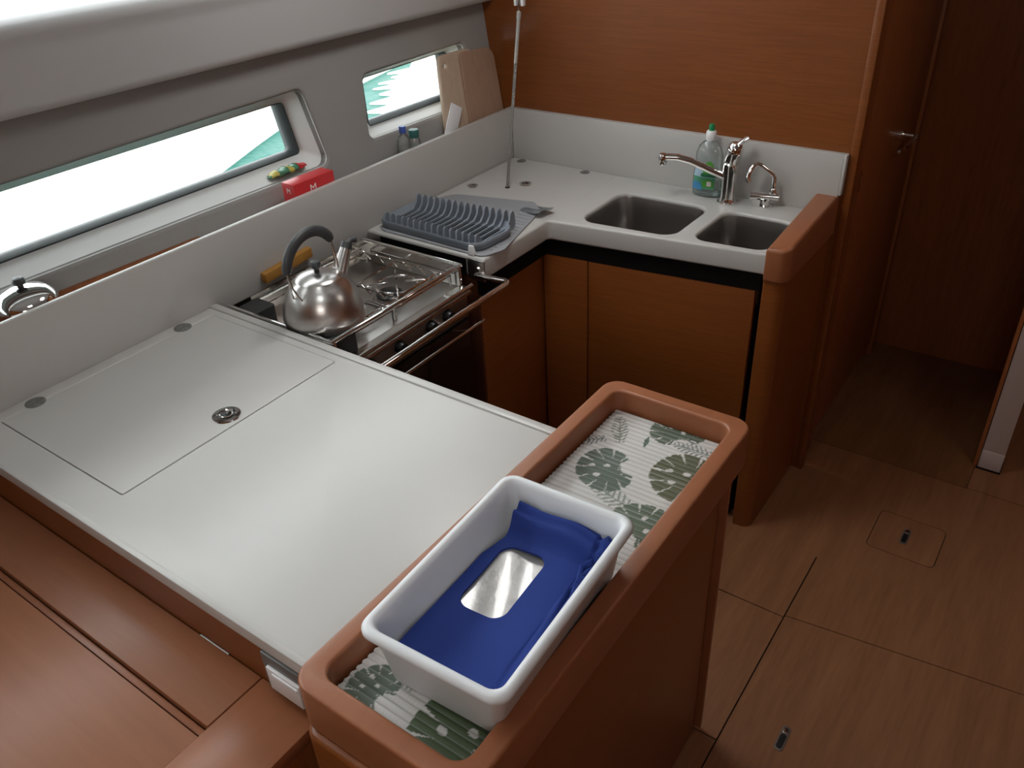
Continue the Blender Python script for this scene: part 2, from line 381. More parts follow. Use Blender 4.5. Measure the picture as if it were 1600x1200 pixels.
G1 = rquad([(0.775, 0.058), (3.37, 0.028), (3.37, 0.160), (0.790, 0.200)], 0.012)
g1a = rquad([(0.779, 0.062), (3.366, 0.032), (3.366, 0.1595), (0.794, 0.1995)], 0.010)
g1b = rquad([(0.792, 0.071), (3.340, 0.041), (3.340, 0.1655), (0.803, 0.2045)], 0.010)
window('window_1', W1, G1, (g1a, g1b))
G2 = rquad([(0.128, 0.066), (0.515, 0.064), (0.500, 0.200), (0.128, 0.207)], 0.012)
g2a = rquad([(0.131, 0.069), (0.512, 0.067), (0.498, 0.1995), (0.131, 0.2065)], 0.010)
g2b = rquad([(0.138, 0.080), (0.507, 0.078), (0.494, 0.2045), (0.138, 0.2115)], 0.010)
window('window_2', W2, G2, (g2a, g2b))
struct(B().box(-1.69, -1.668, -1.3, 2.29, 0.0, 0.86).add('wall_hull', M_wood))
# deck-edge band above the portlights, then the coachroof side with its long window
def ext(profile, s0, s1, name, mat, ang=30):
    """profile = list of (dx,z) from the hull plane at t; extruded along the hull"""
    n_ = 24
    bm = B(); loops = []
    for i in range(n_ + 1):
        s = s0 + (s1 - s0) * i / n_
        o = hO + hS * s
        loops.append([Vector((o.x + dx, o.y, z)) for dx, z in profile])
    bm.loft(loops, True, True)
    return struct(bm.add(name, mat, None, ang))
band = [(-0.038, 1.402), (-0.005, 1.385), (0.006, 1.392), (0.010, 1.405), (0.010, 1.50), (0.012, 1.515), (0.018, 1.528), (0.020, 1.540), (0.010, 1.552), (-0.02, 1.56), (-0.10, 1.555), (-0.10, 1.41)]
ext(band, -0.02, 3.62, 'trim_5', M_gel, 50)

# coachroof side: long window rising from the deck edge, leaning inboard
w3 = base('window_3', (-1.85, 0.6, 1.56))
def CR(s, v, n_=0):   # v up the coachroof side
    o = hO + hS * s
    return Vector((o.x - 0.02 + 0.10 * v - n_ * 0.98, o.y, 1.552 + 0.46 * v + 0.2 * n_))
bm = B(); bm.hexa([CR(-.02, .97), CR(3.62, .97), CR(3.62, .97, .03), CR(-.02, .97, .03), CR(-.02, 1.12), CR(3.62, 1.12), CR(3.62, 1.12, .03), CR(-.02, 1.12, .03)])
for s in (0.0, 3.5):
    bm.hexa([CR(s - .02, 0), CR(s + .1, 0), CR(s + .1, 0, .03), CR(s - .02, 0, .03), CR(s - .02, 1), CR(s + .1, 1), CR(s + .1, 1, .03), CR(s - .02, 1, .03)])
bm.add('window_frame', M_gel, w3)
B().hexa([CR(.05, 0.0, .012), CR(3.55, 0, .012), CR(3.55, 0, .016), CR(.05, 0, .016), CR(.05, 1, .012), CR(3.55, 1, .012), CR(3.55, 1, .016), CR(.05, 1, .016)]).add('pane', M_glass, w3)
# ceiling
struct(link('ceiling', prism([[(-1.92, -1.32), (1.3, -1.32), (1.3, 3.3), (-1.72, 3.3)], rrect(-0.80, -0.44, 0.17, 0.53, 0.05), rrect(-1.29, -0.91, 1.27, 1.65, 0.04)], 2.05, 2.09), M_gel))
w4 = base('added_window_4', (-0.62, 0.35, 2.09))  # unseen hatch, invented to let light in
link('window_frame', prism([rrect(-0.83, -0.41, 0.14, 0.56, 0.06), rrect(-0.80, -0.44, 0.17, 0.53, 0.05)], 2.04, 2.10, 0.004), M_white, w4)
link('pane', prism([rrect(-0.81, -0.43, 0.16, 0.54, 0.05)], 2.094, 2.10), M_glass, w4)

w5 = base('added_window_5', (-1.10, 1.46, 2.09))  # unseen skylight, added for the wrapped pack's highlight and more galley light
link('window_frame', prism([rrect(-1.32, -0.88, 1.24, 1.68, 0.05), rrect(-1.29, -0.91, 1.27, 1.65, 0.04)], 2.04, 2.10, 0.004), M_white, w5)
link('pane', prism([rrect(-1.30, -0.90, 1.26, 1.66, 0.04)], 2.094, 2.10), M_glass, w5)
# outside: harbour water, a white quay and a white shape painting sun glitter
sea = B().grid(lambda u, v: Vector((-1.98 - 14 * u, -8 + 26 * v, 0.25)), 2, 2).add('harbour_water', M_sea); tag(sea, 'turquoise harbour water outside the hull windows', 'water'); sea['kind'] = 'stuff'

def slab_out(pts, z0, z1):
    return prism([pts], z0, z1)
QUAY = [(-3.3, -8), (-3.6, 1.5), (-4.0, 2.45), (-4.45, 3.35), (-4.75, 4.0), (-5.0, 4.95), (-6.6, 11), (-16, 11), (-16, -8)]
GLITTER = [(-3.2, 3.3), (-3.673, 3.544), (-3.809, 3.459), (-3.761, 3.68), (-3.905, 3.581), (-3.844, 3.823), (-3.965, 3.762), (-3.959, 3.913), (-4.104, 3.813), (-4.043, 4.056), (-4.183, 4.035), (-4.154, 4.297), (-4.334, 4.209), (-4.297, 4.485), (-4.472, 4.406), (-4.441, 4.671), (-4.59, 4.636), (-4.579, 4.868), (-4.747, 4.732), (-4.673, 4.999), (-4.829, 4.882), (-4.758, 5.145), (-4.879, 5.087), (-4.845, 5.288), (-5.0, 5.172), (-4.951, 5.398), (-5.164, 5.691), (-5.236, 6.219), (-5.496, 6.434), (-5.546, 6.998), (-5.825, 7.181), (-5.851, 7.785), (-6.133, 7.964), (-6.2, 12), (-2.6, 12), (-2.6, 3.3)]
o = link('quay', slab_out(QUAY, .20, .30), M_dock_glitter); tag(o, 'white sunlit quay seen through the long portlight', 'quay')
o = link('painted_sun_glitter', slab_out(GLITTER, .25, .262), M_dock_glitter); tag(o, 'flat white shape painting sun glitter on the water seen through the small portlight', 'glitter'); o['kind'] = 'stuff'  # white slab stands for glare on the waves
# ================================================================ GALLEY
BX = -1.65     # face of the hull-side upstand
# upstands
o = B().box(-1.667, BX, -1.2, 2.29, 0.86, 1.065).bevel(0.004).add('backsplash', M_corian)
tag(o, 'long low white upstand running under the hull windows behind the cooker', 'backsplash')
o = B().box(-1.649, -0.568, 2.270, 2.291, 0.86, 1.064).box(-0.5685, -0.560, 2.270, 2.291, 0.952, 1.064).bevel(0.002).add('backsplash', M_corian)
tag(o, 'short white upstand on the wood bulkhead behind the sinks', 'backsplash')

# --- peninsula worktop with top-loading fridge lid
LX0, LX1, LY0, LY1 = -1.613, -1.205, 0.480, 0.985
t = thing('worktop', 'wide white peninsula worktop with a lift-up lid, left of the cooker', 'worktop', (-1.15, 0.7, 0.868))
slab = prism([[(-1.65, 0.402), (-0.655, 0.402), (-0.655, 1.024), (-1.65, 1.024)], rrect(LX0, LX1, LY0, LY1, 0.004, 2)], 0.876, 0.900, 0.004)
lipm = B().box(-1.65, -0.662, 1.004, 1.024, 0.895, 0.9045).bevel(0.003).mesh('l'); lip2 = B().box(-1.65, -0.662, 0.402, 0.414, 0.895, 0.9025).bevel(0.003).mesh('l')
link('worktop_slab', join([slab, lipm, lip2]), M_corian, t)
B().box(-1.649, -0.66, 0.41, 1.02, 0.870, 0.8865).add('groove_bed', M_groove, t)
ld = link('lid', prism([rrect(LX0 + .0009, LX1 - .0009, LY0 + .0009, LY1 - .0009, 0.004, 2)], 0.886, 0.9, 0.0008), M_corian, t)
def counter_hinge(x, y, z, parent, r=0.017, rz=0.0):
    b_ = B(); b_.lathe([(0, 0), (r, 0), (r, 0.0012), (r * .9, 0.0018), (0, 0.0018)], (x, y, z), seg=28)
    for dx, dy in ((-.5, -.5), (.5, -.5), (-.5, .5), (.5, .5)):
        b_.lathe([(0, 0.0016), (r * .2, 0.0016), (r * .17, 0.0028), (0, 0.003)], (x + dx * r, y + dy * r, z), seg=10)
    b_.tube([(x, y - r * .8, z + .0022), (x, y + r * .8, z + .0022)], 0.0022, 8)
    return b_.add('hinge', M_hinge, parent)
counter_hinge(-1.618, 0.553, 0.9, ld, 0.020); counter_hinge(-1.622, 0.908, 0.9, ld, 0.020)
def ring_pull(x, y, z, parent, r=0.021):
    q = B(); q.lathe([(0, 0.0006), (r * .62, 0.0006), (r * .66, 0.0026), (r * .97, 0.0022), (r, 0), (0, 0)], (x, y, z), seg=32)
    p_ = q.add('ring_pull', M_chrome, parent)
    q = B(); q.lathe([(0, 0.0009), (r * .60, 0.0009), (0, 0.0014)], (x, y, z), seg=24); q.add('pull_recess', M_burner, p_)
    q = B(); q.tube([(x + r * .42 * math.cos(a), y + r * .42 * math.sin(a), z + 0.003) for a in [math.radians(v) for v in range(-130, 131, 20)]], 0.0018, 8)
    q.tube([(x, y, z + .003), (x - r * .2, y + r * .55, z + .003)], 0.0022, 8); q.add('pull_ring', M_steel, p_)
    return p_
ring_pull(-1.243, 0.731, 0.9, ld, 0.028)

# --- front panel under the peninsula worktop, with switch plate
t = thing('fascia_panel', 'wood panel below the near edge of the white peninsula worktop', 'panel', (-1.15, 0.41, 0.0))
B().box(-1.66, -0.655, 0.408, 0.43, 0.0, 0.8755).add('panel_face', M_wood, t)
B().box(-1.64, -0.66, 1.000, 1.018, 0.0, 0.866).add('panel_back', M_wood, t)
t = thing('light_switch', 'white rocker switch in a grey plate under the worktop corner beside the tray', 'switch', (-0.72, 0.408, 0.84))
B().box(-0.766, -0.662, 0.399, 0.4085, 0.800, 0.8755).bevel(0.002).add('switch_plate', M_greyp, t)
rk = B().box(-0.754, -0.688, 0.3945, 0.400, 0.810, 0.856).bevel(0.001).add('rocker', M_white, t)
B().box(-0.741, -0.690, 0.3925, 0.396, 0.843, 0.851).bevel(0.0008).add('rocker_bar', M_card, t)

# --- low wooden cabinet top at lower left
t = thing('side_cabinet', 'low wooden cabinet top with a hinged flap beside the peninsula front', 'cabinet', (-1.2, 0.2, 0.0))
fl = B().box(-1.62, -0.796, 0.309, 0.4065, 0.770, 0.791).bevel(0.0015).add('flap', M_woodx, t)
hg = B(); hg.tube([(-0.938, 0.4065, 0.7905), (-0.870, 0.4065, 0.7905)], 0.0020, 8); hg.add('hinge', M_panelst, fl)
B().box(-1.62, -0.796, 0.296, 0.3065, 0.765, 0.781).bevel(0.001).add('flap_step', M_trim, t)
B().box(-1.62, -0.796, -0.30, 0.293, 0.765, 0.787).bevel(0.0015).add('leaf_panel', M_woodx, t)
B().box(-0.7935, -0.672, -0.30, 0.4065, 0.765, 0.791).bevel(0.0015).add('border_board', M_trim, t)
B().box(-1.62, -0.690, -0.28, 0.40, 0.0, 0.764).add('carcass', M_woodv, t)

# --- island cabinet with fiddled tray
t = thing('island_cabinet', 'narrow wooden cabinet topped by a raised rounded tray at the end of the peninsula', 'cabinet', (-0.53, 0.78, 0))
body = prism([rrect(-0.652, -0.412, 0.36, 1.195, 0.028)], 0.02, 0.842, 0.010)
link('cabinet_body', body, M_wood, t)
link('corner_post', prism([rquad([(-0.652, 1.199), (-0.652, 1.222), (-0.404, 1.222), (-0.404, 1.199)][::-1], [0.001, .018, .012, 0.001])], 0.02, 0.842, 0.0005), M_trim, t)
rim = prism([rrect(-0.662, -0.372, 0.368, 1.197, 0.034, 8), rrect(-0.632, -0.402, 0.398, 1.165, 0.022, 8)], 0.8435, 0.925, 0.005, 4)
link('tray_rim', rim, M_trim, t)
link('tray_floor', prism([rrect(-0.64, -0.394, 0.39, 1.173, 0.02)], 0.8435, 0.872), M_trim, t)

# --- forward L-shaped worktop
t = thing('worktop', 'white L-shaped worktop around the sinks and under the dish rack', 'worktop', (-1.3, 2.0, 0.85))
outer = rquad([(-1.65, 1.550), (-1.236, 1.550), (-1.236, 1.852), (-0.628, 1.928), (-0.628, 2.272), (-1.65, 2.272)], [0, .008, .012, 0, 0, 0])
S1 = rquad([(-1.163, 1.897), (-0.886, 1.921), (-0.882, 2.158), (-1.162, 2.152)], 0.045, 8)
S2 = rquad([(-0.836, 1.930), (-0.637, 1.950), (-0.634, 2.160), (-0.832, 2.156)], 0.038, 8)
K1 = rquad([(-1.642, 1.98), (-1.235, 1.98), (-1.235, 2.25), (-1.642, 2.25)], 0.004, 2)
slab = prism([outer, S1, S2], 0.842, 0.900, 0.007)
link('worktop_slab', slab, M_corian, t)
lk = link('locker_lid', prism([rquad([(-1.640, 2.06), (-1.245, 2.06), (-1.245, 2.262), (-1.640, 2.262)], 0.004, 2)], 0.8985, 0.9003, 0.0002), M_corian, t)
for hx, hy in ((-1.60, 2.245), (-1.352, 2.245)): counter_hinge(hx, hy, 0.9003, lk, 0.0155)
ring_pull(-1.462, 2.068, 0.9003, lk, 0.021); ring_pull(-1.60, 1.975, 0.9003, lk, 0.018)
B().hexa([(-1.26, 1.862, .788), (-.64, 1.939, .788), (-.64, 1.943, .788), (-1.26, 1.866, .788), (-1.26, 1.862, .842), (-.64, 1.939, .842), (-.64, 1.943, .842), (-1.26, 1.866, .842)]).add('painted_shadow_gap', M_black, t)  # black strip painting the shadow of the recess under the worktop
B().box(-1.270, -1.254, 1.556, 1.865, 0.788, 0.842).add('painted_shadow_gap', M_black, t)  # same recess shade, drawn in black on the cooker side
B().box(-1.64, -1.296, 1.5482, 1.552, 0.842, 0.890).add('edge_strip', M_black, t)
B().box(-1.648, -1.600, 1.5465, 1.5478, 0.852, 0.892).add('edge_plate', M_satin, t)

# sinks
def sink(loop, name, label, zb, cx, cy):
    t = thing('sink', label, 'sink', (cx, cy, zb), 'undermounted sinks')
    def sc(l, k, z): return [Vector((cx + (p[0] - cx) * k, cy + (p[1] - cy) * k, z)) for p in l]
    loops = [sc(loop, 1.004, 0.8900), sc(loop, 0.990, 0.8915), sc(loop, 0.982, 0.888), sc(loop, 0.975, 0.83), sc(loop, 0.95, zb + 0.03), sc(loop, 0.925, zb + 0.012), sc(loop, 0.87, zb + 0.002), sc(loop, 0.80, zb)]
    bm = B(); bm.loft(loops[::-1], True, False)
    o = bm.add('bowl', M_bowl, t, 60)
    dr = B(); dr.lathe([(0, 0.001), (0.020, 0.001), (0.022, 0.003), (0.034, 0.003), (0.037, 0.0005)], (cx, cy, zb), seg=28); dr.add('drain', M_steel, t)
sink(S1, 'a', 'larger rectangular steel sink, left of the pair in the white worktop', 0.70, -1.023, 2.032)
sink(S2, 'b', 'smaller steel sink, right of the pair beside the wooden end panel', 0.72, -0.735, 2.05)

# sink cabinet
t = thing('base_cabinet', 'wood cabinet with a door under the sinks', 'cabinet', (-0.95, 2.1, 0))
B().hexa([(-1.29, 1.905, .0), (-.635, 1.985, .0), (-.635, 2.285, .0), (-1.29, 2.285, .0), (-1.29, 1.905, .69), (-.635, 1.985, .69), (-.635, 2.285, .69), (-1.29, 2.285, .69)]).add('carcass', M_black, t)
def frontslab(xa, xb, z0, z1, y0_, off=0.0):
    f = lambda x: 1.862 + (x + 1.26) * (0.077 / 0.62) + off
    return B().hexa([(xa, f(xa), z0), (xb, f(xb), z0), (xb, f(xb) + .016, z0), (xa, f(xa) + .016, z0), (xa, f(xa), z1), (xb, f(xb), z1), (xb, f(xb) + .016, z1), (xa, f(xa) + .016, z1)]).bevel(0.002)
frontslab(-1.262, -1.124, 0.05, 0.792, 0).add('side_panel', M_wood, t)
frontslab(-1.120, -0.650, 0.05, 0.792, 0).add('door', M_wood, t)
frontslab(-1.262, -0.65, 0.0, 0.048, 0, 0.02).add('plinth', M_black, t)
t = thing('base_cabinet', 'narrow wood cabinet between the cooker and the inner corner, under the dish rack', 'cabinet', (-1.45, 1.75, 0))
B().box(-1.64, -1.285, 1.562, 1.90, 0.0, 0.80).add('carcass', M_black, t)
B().box(-1.285, -1.268, 1.562, 1.905, 0.05, 0.792).bevel(0.002).add('door', M_wood, t)
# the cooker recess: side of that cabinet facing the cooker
B().box(-1.64, -1.268, 1.553, 1.562, 0.0, 0.842).add('side_panel', M_woodshade, t)

# end panel with cap
t = thing('end_panel', 'wooden end panel with a raised rounded cap to the right of the sinks', 'panel', (-0.6, 2.1, 0))
link('panel_board', prism([rquad([(-0.628, 1.922), (-0.574, 1.925), (-0.574, 2.286), (-0.628, 2.286)], [0.004, 0.03, 0, 0])], 0.0, 0.83, 0.001), M_wood, t)
cp = prism([rquad([(-0.6275, 1.914), (-0.566, 1.917), (-0.566, 2.286), (-0.6275, 2.286)], [0.004, 0.032, 0, 0])], 0.8305, 0.932, 0.008)
for v in cp.vertices:
    if v.co.z > 0.88: v.co.z += 0.018 * min(1, max(0, (v.co.y - 1.95) / 0.33)) - 0.012 * max(0, (1.95 - v.co.y) / 0.036)
link('panel_cap', cp, M_trim, t)

# --- taps
t = thing('mixer_tap', 'tall chrome single-lever mixer tap standing behind the divider of the sinks', 'tap', (-0.857, 2.215, 0.9))
fx, fy = -0.857, 2.215
B().lathe([(0, 0), (0.029, 0), (0.029, 0.004), (0.024, 0.007), (0.021, 0.02), (0.0205, 0.08), (0.023, 0.098), (0.0235, 0.115), (0.021, 0.118), (0.0, 0.118)], (fx, fy, 0.9)).add('body', M_chrome, t)
tilt = Matrix.Rotation(math.radians(14), 4, 'Y')
lv = B(); lv.lathe([(0, 0), (0.0215, 0), (0.024, 0.004), (0.023, 0.026), (0.0235, 0.028), (0.022, 0.045), (0.014, 0.055), (0, 0.058)], (fx, fy, 1.019), M=tilt)
lv.tube([(fx + .004, fy, 1.056), (fx + 0.016, fy + .004, 1.070), (fx + .034, fy + .010, 1.086), (fx + .041, fy + .012, 1.091)], [0.015, 0.014, 0.013, 0.010], 12, flat=(0.45, 1))
lv.add('lever', M_chrome, t)
sp = B(); sp.tube([(fx - .01, fy - .004, 0.975), (fx - .055, fy - .025, 0.996), (fx - .10, fy - .045, 1.019), (fx - .135, fy - .062, 1.030), (fx - .165, fy - .075, 1.030)], [0.0115, 0.010, 0.0095, 0.010, 0.0105], 14)
spo = sp.add('spout', M_chrome, t)
B().lathe([(0, -0.018), (0.010, -0.018), (0.012, -0.014), (0.0125, 0.006), (0.010, 0.012), (0, 0.012)], (fx - .172, fy - .078, 1.027), seg=20).add('aerator', M_chrome, spo)

t = thing('water_tap', 'small low chrome tap with a swan-neck spout, right of the tall mixer tap', 'tap', (-0.755, 2.24, 0.9))
b_ = B(); b_.lathe([(0, 0), (0.019, 0), (0.019, 0.004), (0.012, 0.006), (0.011, 0.026), (0, 0.03)], (-0.752, 2.235, 0.9), seg=24)
b_.box(-0.785, -0.762, 2.218, 2.236, 0.9, 0.926)
b_.tube([(-0.793, 2.222, 0.930), (-0.718, 2.244, 0.930)], 0.0115, 18); b_.add('body', M_chrome, t)
b_ = B(); b_.tube([(-0.793, 2.222, 0.930), (-0.775, 2.227, 0.930)], 0.0135, 18); b_.add('valve_knob', M_chrome, t)
b_ = B(); b_.lathe([(0.0, 0.0), (0.011, 0), (0.012, 0.005), (0.009, 0.014), (0, 0.015)], (-0.735, 2.24, 0.940), seg=20)
b_.tube([(-0.735, 2.24, 0.945), (-0.736, 2.240, 0.985), (-0.741, 2.237, 0.994), (-0.770, 2.228, 1.016), (-0.782, 2.222, 1.022), (-0.791, 2.214, 1.018), (-0.796, 2.206, 1.004), (-0.798, 2.202, 0.988)], 0.0068, 12)
s_ = b_.add('spout', M_chrome, t)
B().lathe([(0, 0), (0.0085, 0), (0.009, 0.006), (0.0085, 0.016), (0, 0.016)], (-0.798, 2.202, 0.974), seg=16).add('nozzle', M_chrome, s_)

# --- dish soap bottle
t = thing('dish_soap_bottle', 'clear dish soap bottle with green label and green nozzle behind the mixer tap', 'bottle', (-0.933, 2.242, 0.9))
bx, by = -0.933, 2.242
def bottle(prof, mat, name, par, sx=1.15, sy=.6, c=(bx, by, 0.9)): return B().lathe(prof, c, 40, sx=sx, sy=sy).add(name, mat, par, 60)
bb = bottle([(0, 0.001), (0.034, 0.001), (0.0385, 0.005), (0.0395, 0.03), (0.039, 0.06), (0.0355, 0.085), (0.0355, 0.105), (0.0350, 0.125), (0.029, 0.145), (0.018, 0.158), (0.0125, 0.163), (0.0125, 0.170)], M_bottle, 'bottle_body', t)
bottle([(0, 0.003), (0.033, 0.003), (0.037, 0.007), (0.0375, 0.016), (0, 0.016)], M_liquid, 'soap', bb)
bottle([(0.0, 0.163), (0.0145, 0.163), (0.015, 0.166), (0.0145, 0.187), (0.011, 0.190), (0, 0.190)], M_white, 'cap', t, 1, 1)
bottle([(0, 0.189), (0.0075, 0.189), (0.0085, 0.194), (0.0085, 0.203), (0.006, 0.208), (0, 0.208)], M_green, 'nozzle', t, 1, 1)
def label_patch(z0, z1, a0, a1, r0, r1, mat, name, off=0.0006, wave=0.0):
    fn = lambda u, v: Vector((bx + (r0 + (r1 - r0) * v + off) * 1.15 * math.cos(math.radians(a0 + (a1 - a0) * u)), by + .6 * (r0 + (r1 - r0) * v + off) * math.sin(math.radians(a0 + (a1 - a0) * u)) - off, 0.9 + z0 + (z1 - z0) * v * (1 - wave * (2 * u - 1) ** 2)))
    return B().grid(fn, 16, 8).add(name, mat, bb)
label_patch(0.026, 0.060, 215, 310, .0397, .0392, M_lteal, 'label')
label_patch(0.060, 0.088, 215, 310, .0392, .0357, M_lpale, 'label', 0.0006)
label_patch(0.070, 0.108, 262, 308, .0380, .0357, M_lgreen, 'label', 0.0012, 0.5)
label_patch(0.062, 0.072, 255, 312, .0390, .0376, M_ldark, 'label', 0.0014)
label_patch(0.032, 0.056, 262, 306, .0397, .0393, M_lgreen, 'label', 0.0012, 0.3)
label_patch(0.022, 0.046, 212, 262, .0397, .0395, M_lblue, 'label', 0.0014, 0.4)
label_patch(0.036, 0.050, 280, 296, .0397, .0394, M_print, 'label', 0.0020)

# --- wire stay
t = thing('wire_stay', 'grey twisted wire stay rising from the worktop past the bulkhead', 'wire rope', (-1.494, 2.015, 0.9))
P0 = Vector((-1.494, 2.015, 0.90)); P1 = Vector((-1.452, 2.06, 1.423))
ax = (P1 - P0); e1 = ax.cross(Vector((0, 1, 0))).normalized(); e2 = ax.normalized().cross(e1)
wr = B()
for k in range(3):
    pts = []
    for i in range(121):
        u = i / 120 * 0.74; a = 2 * PI * (u * 22 + k / 3); pts.append(P0 + ax * u + (e1 * math.cos(a) + e2 * math.sin(a)) * 0.0030)
    wr.tube(pts, 0.0023, 6)
wr.add('twisted_wire', plain('worn_wire', (0.33, 0.32, 0.30), rough=0.4, metal=0.6), t, 60)
B().tube([P0 + ax * 0.70, P0 + ax * 0.93], 0.0052, 12).tube([P0 + ax * 0.925, P0 + ax * 0.96], 0.0065, 12).add('swage_sleeve', plain('grey_sleeve', (0.5, 0.5, 0.48), rough=0.35, metal=.4), t)
B().tube([P0 + ax * 0.955, P0 + ax * 0.97 + e1 * .002, P0 + ax * 1.0 - Vector((.003, 0, 0)), P0 + ax * 1.03, P0 + ax * 1.2], 0.0035, 10).add('hook', M_steel, t)
B().lathe([(0, 0), (0.008, 0), (0.007, 0.003), (0, 0.004)], P0, seg=14).add('foot', M_burner, t)
cb = P0 + ax * 1.0
hk = thing('ceiling_fitting', 'pale clevis fitting at the top end of the twisted wire stay', 'fitting', cb)
B().box(cb.x - .016, cb.x - .008, cb.y - .006, cb.y + .006, cb.z - .006, 2.048).box(cb.x + .007, cb.x + .016, cb.y - .006, cb.y + .006, cb.z - .006, 2.048).bevel(0.001).add('fork', M_white, hk)

# --- drying mat and dish rack
t = thing('drying_mat', 'grey rubber drying mat lying under the dish rack on the white worktop', 'mat', (-1.44, 1.73, 0.9))
mo = rquad([(-1.622, 1.562), (-1.245, 1.556), (-1.222, 1.62), (-1.290, 1.895), (-1.345, 1.945), (-1.60, 1.885), (-1.635, 1.80)], [.03, .03, .04, .02, .02, .05, .03])
me = prism([mo], 0.9008, 0.9045, 0.001)
link('mat_sheet', me, M_mat2, t)
rb = B()
for i in range(16):
    y = 1.60 + i * 0.020
    rb.tube([(-1.33 + 0.06 * (i % 2) * 0, y, 0.9048), (-1.245 - max(0, (y - 1.66)) * 0.20, y, 0.9048)], 0.0012, 6)
rb.add('drain_ribs', M_mat2, t)
# raised corner of the mat, curling beside the inner corner of the worktop
cm = B()
def curl(u, v):
    x = -1.345 + 0.085 * u; y = 1.865 + 0.06 * v
    return Vector((x + 0.01 * v, y - 0.02 * u, 0.905 + 0.014 * u * u + 0.004 * math.sin(v * 6)))
cm.grid(curl, 10, 8); bmesh.ops.solidify(cm.bm, geom=list(cm.bm.faces), thickness=0.003); cm.add('curled_corner', M_mat2, t, 60)

t = thing('dish_rack', 'slate-grey plastic dish rack with upright prongs on the worktop beside the cooker', 'dish rack', (-1.45, 1.66, 0.905))
rk_o = rquad([(-1.628, 1.572), (-1.262, 1.560), (-1.250, 1.700), (-1.330, 1.765), (-1.628, 1.735)], [.03, .045, .05, .03, .03])
rcx, rcy = -1.44, 1.66
def rsc(k, z): return [Vector((rcx + (p[0] - rcx) * k, rcy + (p[1] - rcy) * k, z)) for p in rk_o]
bm = B(); bm.loft([rsc(.86, .9055), rsc(.97, .907), rsc(1.0, .918), rsc(1.0, .926), rsc(.985, .929), rsc(.955, .928), rsc(.90, .918), rsc(.80, .914)], True, True)
bm.add('tray', M_rack, t, 50)
NP = 16
for i in range(NP):
    x = -1.600 + i * 0.0213
    yf, yb = 1.583 + 0.0 * i, 1.722 + 0.0012 * i
    # one prong pair: rises at the front and back, dips to a bar between them
    prof = [(yf - .010, .920), (yf - .008, .944), (yf - .002, .950), (yf + .005, .948), (yf + .010, .934), (yf + .022, .921), (yb - .030, .921), (yb - .014, .936), (yb - .008, .954), (yb, .959), (yb + .007, .952), (yb + .012, .920), (yb + .010, .913), (yf - .010, .913)]
    bm = B(); n_ = len(prof)
    v0 = [bm.bm.verts.new((x - .0026, p[0], p[1])) for p in prof]; v1 = [bm.bm.verts.new((x + .0026, p[0] + .001, p[1])) for p in prof]
    bm.bm.faces.new(v0); bm.bm.faces.new(v1[::-1])
    for k in range(n_): bm.bm.faces.new((v0[k], v0[(k + 1) % n_], v1[(k + 1) % n_], v1[k]))
    bm.bm.normal_update()
    bmesh.ops.triangulate(bm.bm, faces=[f for f in bm.bm.faces if len(f.verts) > 4])
    bm.add('prong_rib', M_rack, t, 60)
for i in range(NP - 1):
    x = -1.600 + (i + .5) * 0.0213
    B().box(x - .0062, x + .0062, 1.600, 1.702, .9125, .9155).add('slot', M_burner, t)
o = B().hexa([(-1.292, 1.553, .9005), (-1.272, 1.552, .9005), (-1.272, 1.565, .9005), (-1.290, 1.565, .9005), (-1.290, 1.556, .926), (-1.276, 1.556, .926), (-1.276, 1.562, .926), (-1.290, 1.562, .926)]).bevel(.001).add('plastic_clip', M_white)
tag(o, 'tiny white plastic clip standing against the front of the dish rack', 'clip')

# ================================================================ COOKER
SX0, SX1, SY0, SY1 = -1.625, -1.272, 1.036, 1.498
t = thing('cooker', 'steel gimballed gas cooker with raised hob rails set beside the peninsula', 'cooker', (-1.44, 1.27, 0.40))
B().box(-1.62, -1.262, 1.055, 1.482, 0.42, 0.826).bevel(0.004).add('body', M_panelst, t)
hob = B(); hob.box(SX0, SX1 + 0.03, SY0 + .004, SY1 - .004, 0.828, 0.836); hob.bevel(0.002).add('hob_plate', M_satin, t)
rl = B()
rl.box(SX0, SX1, SY1 - .003, SY1, 0.832, 0.897).box(SX0, SX1, SY0, SY0 + .003, 0.832, 0.893).box(SX0, SX0 + .003, SY0, SY1, 0.832, 0.893)
rl.add('surround_wall', M_steel, t)
rr = B(); rr.tube([(SX0 + .002, SY1 - .002, .898), (SX1, SY1 - .002, .898), (SX1, SY0 + .004, .898), (SX0, SY0 + .004, .895)], 0.0052, 10)
for yy in (SY0 + .01, SY1 - .006): rr.tube([(SX1, yy, .898), (SX1, yy, .834)], 0.004, 8)
rr.add('front_rail', M_chrome, t)
# sloping apron and rolled front edge
ap = B(); ap.hexa([(SX1 - .005, SY0, .826), (-1.243, SY0, .826), (-1.243, SY1, .826), (SX1 - .005, SY1, .826), (SX1 - .005, SY0, .842), (-1.246, SY0, .838), (-1.246, SY1, .838), (SX1 - .005, SY1, .842)])
ap.tube([(-1.244, SY0 - .006, .846), (-1.244, SY1 + .004, .846)], 0.0055, 10)
ap.add('apron', M_steel, t)
cpn = B().box(-1.262, -1.2505, 1.05, 1.486, 0.762, 0.836).bevel(.001).add('control_panel', M_panelst, t)
for ky in (1.12, 1.22, 1.335, 1.40):
    kb = B(); kb.lathe([(0, 0), (0.017, 0), (0.016, 0.010), (0.013, 0.018), (0, 0.019)], (-1.250, ky, 0.803), M=Matrix.Rotation(PI / 2, 4, 'Y'), seg=20); kb.box(-1.234, -1.228, ky - .0025, ky + .0025, .79, .816)
    kb.add('control_knob', M_burner, t)
dr = B().box(-1.262, -1.246, 1.055, 1.484, 0.43, 0.757).bevel(0.003).add('oven_door', M_ovenglass, t)
